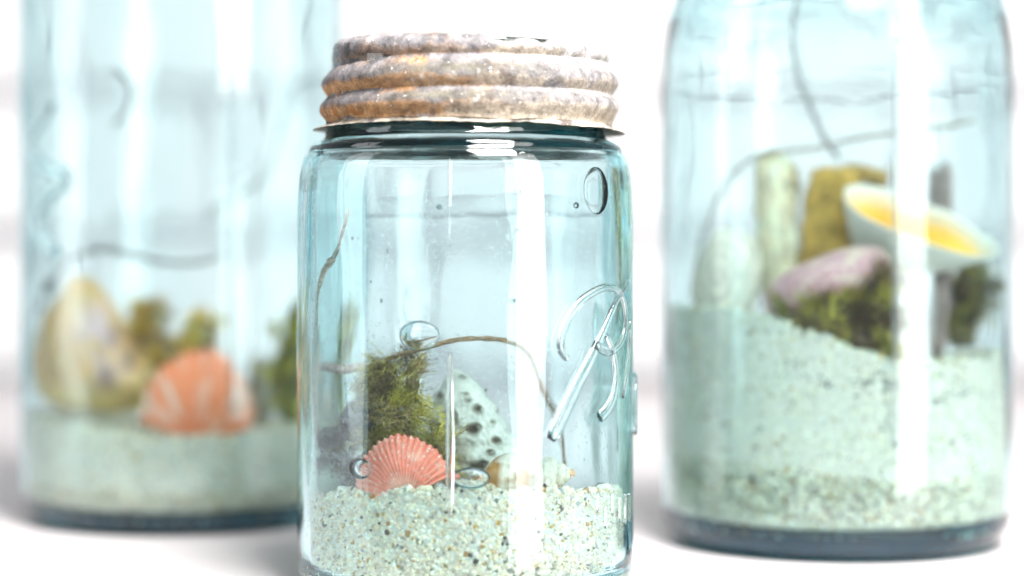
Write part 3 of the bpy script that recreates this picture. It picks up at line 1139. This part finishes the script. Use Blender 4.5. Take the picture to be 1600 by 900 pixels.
# moss
def moss(name, lobes, count, length, width, palette, label, core=(0.10, 0.085, 0.05), up=0.4, seed=0):
    r = np.random.default_rng(seed)
    lobes = [(np.array(P(*l[0])), np.array(l[1]) * MM) for l in lobes]
    org = lobes[0][0].copy()
    vol = np.array([l[1][0] * l[1][2] for l in lobes])
    V, F, C = [], [], []
    # ragged dark core of soil and old stems
    for c0, rad in lobes:
        b0 = len(V)
        nu, nv = 20, 12
        pp = []
        for i in range(nu):
            for j in range(nv + 1):
                a, b = 2 * PI * i / nu, PI * j / nv
                d = np.array([math.sin(b) * math.cos(a), math.sin(b) * math.sin(a), math.cos(b)])
                k = 0.66 * (1 + 0.35 * mnoise.noise(Vector(d * 2.5 + c0 * 300)))
                V.append(c0 - org + d * rad * k)
                C.append(np.array(core) * r.uniform(0.6, 1.4))
        F += (grid_faces(nu, nv + 1) + b0).tolist()
    nt_ = max(12, count // 26)
    pick = r.choice(len(lobes), nt_, p=vol / vol.sum())
    tufts = []
    for k in range(nt_):
        c0, rad = lobes[pick[k]]
        d = r.normal(size=3)
        d[1] -= 0.3
        d /= np.linalg.norm(d)
        p = c0 - org + d * rad * r.uniform(0.45, 0.85)
        dr = d * 0.9 + r.normal(size=3) * 0.55 + np.array([0, 0, up])
        dr /= np.linalg.norm(dr)
        tufts.append((p, dr, np.array(palette[r.integers(len(palette))]) * r.uniform(0.75, 1.25), r.uniform(0.5, 1.35), r.normal(size=3) * 0.6))
    for m in range(count):
        p, dirn, tcol, tl, tcurl = tufts[r.integers(nt_)]
        p = p + r.normal(size=3) * length * 0.13
        dirn = dirn + r.normal(size=3) * 0.42
        dirn /= np.linalg.norm(dirn)
        L_ = length * r.uniform(0.5, 1.1) * tl
        w0 = width * r.uniform(0.6, 1.3)
        side = np.cross(dirn, r.normal(size=3))
        side /= np.linalg.norm(side) + 1e-9
        col = tcol * r.uniform(0.75, 1.3)
        curl = tcurl + r.normal(size=3) * 0.35
        b0 = len(V)
        ns = 4
        for s in range(ns + 1):
            f = s / ns
            V.append(p - side * w0 * (1 - f * 0.85) / 2)
            V.append(p + side * w0 * (1 - f * 0.85) / 2)
            C.append(col * (0.8 + 0.4 * f))
            C.append(col * (0.8 + 0.4 * f))
            # short leaflets along the stem
            if 0 < s < ns:
                for sg in (-1, 1):
                    lf = side * sg * 0.8 + dirn * 0.8 + r.normal(size=3) * 0.3
                    lf /= np.linalg.norm(lf)
                    q = p + lf * L_ * 0.3 * (1 - 0.5 * f)
                    k0 = len(V)
                    V.extend([p - dirn * w0 * 0.5, p + dirn * w0 * 0.5, q])
                    C.extend([col, col, col * 1.2])
                    F.append([k0, k0 + 1, k0 + 2])
            dirn = dirn + curl / ns
            dirn /= np.linalg.norm(dirn)
            p = p + dirn * L_ / ns
        # indices of the ribbon verts (leaflets interleave: recompute)
        idx = []
        k = b0
        for s in range(ns + 1):
            idx.append((k, k + 1))
            k += 2
            if 0 < s < ns:
                k += 6
        for s in range(ns):
            F.append([idx[s][0], idx[s][1], idx[s + 1][1], idx[s + 1][0]])
    o = mesh_obj(name, V, F, M_MOSS, None, smooth=False, col=np.clip(C, 0.005, 0.7), loc=org)
    tag(o, label, 'moss', 'clumps of moss in the jars')
    return o


OLIVE = [(0.46, 0.37, 0.07), (0.56, 0.45, 0.10), (0.28, 0.24, 0.05), (0.66, 0.54, 0.20), (0.20, 0.14, 0.07), (0.33, 0.24, 0.10)]
GREY = [(0.36, 0.30, 0.33), (0.22, 0.18, 0.20), (0.70, 0.64, 0.64), (0.08, 0.07, 0.07), (0.30, 0.25, 0.20)]
moss('moss_clump', [((606, 582, .510), (3.4, 3, 3.4)), ((600, 615, .509), (3.6, 3.5, 5.0)), ((646, 600, .507), (2.2, 2.4, 7.0)), ((630, 655, .505), (4.8, 4, 5.5)), ((674, 705, .503), (2.8, 3, 6.0)), ((650, 730, .504), (5.0, 4, 6.0)), ((590, 690, .507), (3.5, 3, 5))],
     2400, 0.0075, 0.00030, OLIVE, 'tall ragged clump of olive green moss behind the coral scallop in the small jar', core=(0.18, 0.13, 0.06), up=-0.15, seed=1)
moss('lichen_clump', [((560, 660, .512), (6.5, 4, 7.5)), ((520, 690, .512), (4.5, 3.5, 5.5)), ((575, 610, .514), (4, 3, 5.5)), ((575, 735, .506), (8, 4, 6))],
     1500, 0.0052, 0.00034, GREY, 'grey violet lichen tuft at the left of the olive moss in the small jar', core=(0.20, 0.18, 0.19), up=0.1, seed=2)
OCHRE = [(0.66, 0.40, 0.05), (0.76, 0.50, 0.09), (0.48, 0.28, 0.07), (0.78, 0.58, 0.30)]
moss('moss_clump', [((232, 520, .632), (7, 5, 10)), ((270, 560, .632), (9, 6, 10)), ((312, 525, .640), (8, 5, 7)), ((205, 600, .626), (6, 4, 7))], 1200, 0.006, 0.0006, OCHRE, 'ochre yellow moss between the tan shell and the orange scallop', core=(0.25, 0.18, 0.08), seed=3)
YG = [(0.42, 0.37, 0.03), (0.34, 0.30, 0.03), (0.52, 0.44, 0.06), (0.20, 0.17, 0.03)]
moss('moss_clump', [((455, 580, .625), (8, 7, 18)), ((470, 510, .628), (7, 6, 13)), ((475, 640, .622), (10, 7, 8))], 1100, 0.006, 0.0006, YG, 'tall yellow green moss at the right side of the left jar', core=(0.14, 0.12, 0.03), seed=4)
DARKG = [(0.22, 0.20, 0.03), (0.32, 0.28, 0.04), (0.12, 0.09, 0.035), (0.40, 0.34, 0.07), (0.16, 0.10, 0.05)]
moss('moss_clump', [((1335, 500, .560), (13, 7, 9)), ((1365, 455, .562), (9, 6, 8)), ((1285, 490, .560), (8, 5, 6)), ((1350, 530, .556), (9, 5, 5)), ((1250, 505, .557), (8, 5, 5)), ((1305, 490, .556), (8, 5, 7))], 1900, 0.0075, 0.0006, DARKG, 'dark green moss clump with brown soil under the pink shell in the right jar', core=(0.10, 0.07, 0.045), seed=5)
moss('moss_clump', [((1515, 460, .588), (7, 6, 13)), ((1500, 510, .585), (8, 6, 9))], 700, 0.006, 0.0006, DARKG, 'dark green moss under the right end of the white and yellow shell', core=(0.13, 0.11, 0.04), seed=6)


# left jar: big tan shell
def tan_fn(d):
    h = (d[2] + 1) / 2
    wdt = 0.0215 * (1 - h ** 1.4) ** 0.62 + 0.0002
    if h < 0.3:
        wdt *= math.sqrt(max(0.0, 1 - ((0.3 - h) / 0.3) ** 2 * 0.8)) if h > 0.001 else 0.0
    rr_ = math.hypot(d[0], d[1]) + 1e-9
    rip = 1 + 0.012 * math.sin(h * 60) + 0.20 * mnoise.noise(Vector((d[0] * 1.6, d[1] * 1.6, h * 3 + 4)))
    return np.array([d[0] / rr_ * wdt * rip - 0.0065 * h ** 0.8 + 0.001, d[1] / rr_ * wdt * 0.7 * rip, -0.002 + 0.0405 * h])


o_c = P(155, 632, 0.632)
V, F = blob(None, None, 120, 90, tan_fn)
C = np.tile(np.array([[0.72, 0.42, 0.17]]), (len(V), 1))
nn = fbm(V, 55, 5, 3)
C = lerp(C, (0.62, 0.40, 0.15), sst(fbm(V, 90, 15, 3), -0.1, 0.35) * 0.85)
C = lerp(C, (0.66, 0.46, 0.48), sst(nn, -0.3, 0.4) * np.exp(-((V[:, 0] - 0.002) / 0.007) ** 2) * sst(-V[:, 2], -0.036, -0.024))
C = lerp(C, (0.62, 0.44, 0.16), sst(-V[:, 2], -0.012, -0.002))
for dx, dz, pr_ in ((0.0048, 0.0085, 0.0026), (-0.0095, 0.010, 0.0020), (0.0105, 0.0135, 0.0022), (-0.0075, 0.019, 0.0018), (0.0060, 0.0205, 0.0016), (0.0, 0.0045, 0.0020), (-0.0125, 0.0145, 0.0018), (-0.004, 0.014, 0.0018), (-0.003, 0.020, 0.0015), (0.002, 0.016, 0.0016)):
    kk = np.exp(-(np.hypot(V[:, 0] - dx, (V[:, 2] - dz) * 0.6) / pr_) ** 2) * (V[:, 1] < 0)
    C = lerp(C, (0.16, 0.10, 0.10), kk * (0.85 if dx > 0.004 else 0.4))
o = mesh_obj('conch_shell', V, F, M_SHELL, None, col=C, loc=o_c)
weld(o)
tag(o, 'large tan pointed shell with purple and brown spots on the sand at left', 'shell')


# bivalve halves: an open bowl with thickness
def half_shell(name, centre, a, b, dep, rot, col_in, col_out, label, mat, ridges=14):
    nu, nv = 96, 26
    V, C = [], []
    for layer in (0, 1):
        for i in range(nu):
            t = 2 * PI * i / nu
            for j in range(nv):
                r = j / (nv - 1)
                x = math.cos(t) * r * a * (1 + 0.10 * math.cos(t))
                z = math.sin(t) * r * b * (1 + 0.08 * math.cos(2 * t))
                y = dep * (1 - r ** 2.2) * (1 - 0.15 * math.cos(t))
                y += 0.0002 * math.sin(r * ridges * 6.28) * layer
                if layer:
                    y += 0.0011 * (1 - 0.5 * r)
                V.append((x, y, z))
                cc = np.array(col_in(r, t) if layer == 0 else col_out(r, t))
                C.append(cc)
    n = nu * nv
    F = grid_faces(nu, nv)
    rimf = [[i * nv + nv - 1, ((i + 1) % nu) * nv + nv - 1, ((i + 1) % nu) * nv + nv - 1 + n, i * nv + nv - 1 + n] for i in range(nu)]
    o = mesh_obj(name, V, np.vstack([F, F[:, ::-1] + n, np.array(rimf)]), mat, None, col=np.clip(C, 0.02, 0.92), loc=centre)
    o.rotation_euler = rot
    tag(o, label, 'shell')
    return o


def yin(r, t):
    y = np.array([0.84, 0.46, 0.03])
    p = np.array([0.88, 0.62, 0.16])
    wv = np.array([0.88, 0.85, 0.76])
    k = max(0, min(1, (r - 0.82) / 0.14))
    c = y * 0.65 + p * 0.35 * (1 + 0.4 * math.sin(t * 3))
    return c * (1 - k) + wv * k


half_shell('half_shell', P(1426, 340, 0.573), 0.0222, 0.0118, 0.0165, (RADD(-58), RADD(21), RADD(0)), yin, lambda r, t: (0.86, 0.84, 0.78), 'white clam half with a golden yellow inside, resting on moss in the right jar', M_GLOSSY_SHELL)


def pink_out(r, t):
    n = mnoise.noise(Vector((r * 3, t * 2, 1.0)))
    c = np.array([0.58, 0.33, 0.34])
    c = c * (1 - max(0, n)) + np.array([0.78, 0.68, 0.50]) * max(0, n)
    return c * (0.92 + 0.16 * math.sin(r * 40))


half_shell('half_shell', P(1282, 446, 0.563), 0.0175, 0.0080, 0.008, (RADD(165), RADD(-24), 0), pink_out, pink_out, 'dusty pink shell half lying on the dark moss in the right jar', M_SHELL)
half_shell('white_shell', P(1135, 435, 0.577), 0.0092, 0.0150, 0.005, (RADD(175), RADD(8), RADD(-25)), lambda r, t: (0.84, 0.80, 0.72), lambda r, t: np.array((0.90, 0.80, 0.66)) * (0.86 + 0.14 * math.sin(r * 26) + 0.25 * mnoise.noise(Vector((r * 5, t * 2, 8)))), 'cream white rounded shell propped at the left side of the right jar', M_CHALK)


# brown bark piece with an arched gap, right jar
def bark(name, quad, thick, colr, label, seed=0, cat='bark'):
    """a thick curved strip through positions of the photograph, rough on its surface"""
    r = np.random.default_rng(seed)
    n, K = 50, 20
    c = catmull([tuple(P(*q[:3])) for q in quad], n)
    wd = np.interp(np.linspace(0, 1, n), np.linspace(0, 1, len(quad)), [q[3] for q in quad]) * MM
    org = c[0].copy()
    V, C = [], []
    for i in range(n):
        t = c[min(i + 1, n - 1)] - c[max(i - 1, 0)]
        t /= np.linalg.norm(t)
        a = np.cross(t, (0, 1, 0))
        a /= np.linalg.norm(a)
        b = np.cross(t, a)
        e = min(i, n - 1 - i)
        tp = 1 if e > 2 else (0.5, 0.8, 0.95)[e]
        for k in range(K):
            q = 2 * PI * k / K
            p = a * math.cos(q) * wd[i] / 2 + b * math.sin(q) * thick / 2
            nz = 1 + 0.18 * mnoise.noise(Vector((k * 0.9, i * 0.18, seed))) + 0.1 * mnoise.noise(Vector((k * 2.0, i * 0.6, seed + 3)))
            V.append(c[i] - org + p * nz * tp)
            C.append(np.array(colr) * (1 + 0.75 * mnoise.noise(Vector((k * 1.3, i * 0.12, seed + 9))) + 0.4 * mnoise.noise(Vector((k * 2.9, i * 0.35, seed + 19)))))
    F = []
    for i in range(n - 1):
        for k in range(K):
            k2 = (k + 1) % K
            F.append([i * K + k, i * K + k2, (i + 1) * K + k2, (i + 1) * K + k])
    F.append(list(range(K))[::-1])
    F.append([(n - 1) * K + k for k in range(K)])
    o = mesh_obj(name, V, F, M_WOOD, None, col=np.clip(C, 0.01, 0.8), loc=org)
    tag(o, label, cat)
    return o


bark('bark_piece', [(1300, 480, .586, 20), (1296, 400, .586, 17), (1300, 330, .586, 16), (1308, 262, .587, 13)], 0.008, (0.42, 0.26, 0.06), 'upright brown bark piece behind the white and yellow shell in the right jar', 1)
bark('bark_piece', [(1222, 470, .586, 10), (1216, 390, .586, 11), (1211, 310, .586, 11.5), (1212, 244, .586, 11)], 0.006, (0.70, 0.60, 0.42), 'upright beige bark slab at the left of the darker brown bark in the right jar', 5)
bark('bark_piece', [(1316, 272, .592, 6), (1350, 272, .592, 5), (1385, 285, .592, 5)], 0.005, (0.32, 0.21, 0.07), 'short tan bark strip lying level above the white and yellow shell', 2)
twig('twig', [(1188, 246, .588), (1222, 250, .590), (1244, 280, .592), (1238, 340, .592), (1240, 410, .590), (1256, 470, .588)], 0.0013, 0.0016, 'olive brown stem arching between the beige and brown bark pieces', colr=(0.34, 0.25, 0.08), seed=12)
bark('driftwood_stick', [(1462, 560, .583, 5), (1466, 470, .585, 7), (1470, 400, .590, 6), (1468, 330, .594, 6), (1472, 255, .596, 5)], 0.006, (0.34, 0.27, 0.25), 'upright grey brown driftwood stick standing behind the white and yellow shell', 3, 'driftwood')
bark('driftwood_stick', [(330, 690, .625, 8), (375, 680, .622, 9), (405, 630, .625, 8), (410, 560, .632, 6)], 0.006, (0.33, 0.28, 0.20), 'grey brown curved driftwood at the right of the orange scallop', 4, 'driftwood')


# dark mussel chip low at the right of the front jar
def chip_fn(d):
    return np.array([d[0] * 0.0010 * (1 + 0.3 * d[2]), d[1] * 0.0026, d[2] * 0.0040 - 0.0015 * d[1]])


V, F = blob(None, None, 24, 16, chip_fn)
o = mesh_obj('mussel_chip', V, F, M_GLOSSY_SHELL, None, col=np.tile(np.array([[0.03, 0.02, 0.035]]), (len(V), 1)), loc=P(963, 684, 0.516))
o.rotation_euler = (0.1, 0.2, -0.1)
weld(o)
tag(o, 'small black shell chip against the right glass of the small jar', 'shell chip')


# everything in a jar stays clear of its glass
bpy.context.view_layer.update()
for o in list(COL.objects):
    if o.type != 'MESH' or o.parent is not None or not o.get('category') or o.get('kind'):
        continue
    mw = o.matrix_world
    n = len(o.data.vertices)
    co = np.empty(n * 3, dtype=np.float32)
    o.data.vertices.foreach_get('co', co)
    Mx = np.array(mw)
    W = co.reshape(-1, 3) @ Mx[:3, :3].T + Mx[:3, 3]
    ctr = W.mean(0)
    ax, Rm = min(((JF, 0.0371), (JR, 0.0467), (JL, 0.0467)), key=lambda t: (ctr[0] - t[0].x) ** 2 + (ctr[1] - t[0].y) ** 2)
    dx, dy = W[:, 0] - ax.x, W[:, 1] - ax.y
    r_ = np.hypot(dx, dy) + 1e-9
    over = r_ > Rm - 0.0012
    if not over.any():
        continue
    # squeeze the last part softly so that layers keep their order
    soft = Rm - 0.0012 * np.exp(-(r_ - (Rm - 0.0012)) / 0.0012)
    k = np.where(over, soft / r_, 1.0)
    W[:, 0] = ax.x + dx * k
    W[:, 1] = ax.y + dy * k
    inv = np.array(mw.inverted())
    L_ = W @ inv[:3, :3].T + inv[:3, 3]
    o.data.vertices.foreach_set('co', L_.astype(np.float32).ravel())
    o.data.update()
    if (r_ - Rm).max() > 0.001:
        print('squeezed', o.name, round(float((r_ - Rm).max()) * 1000, 1), 'mm')
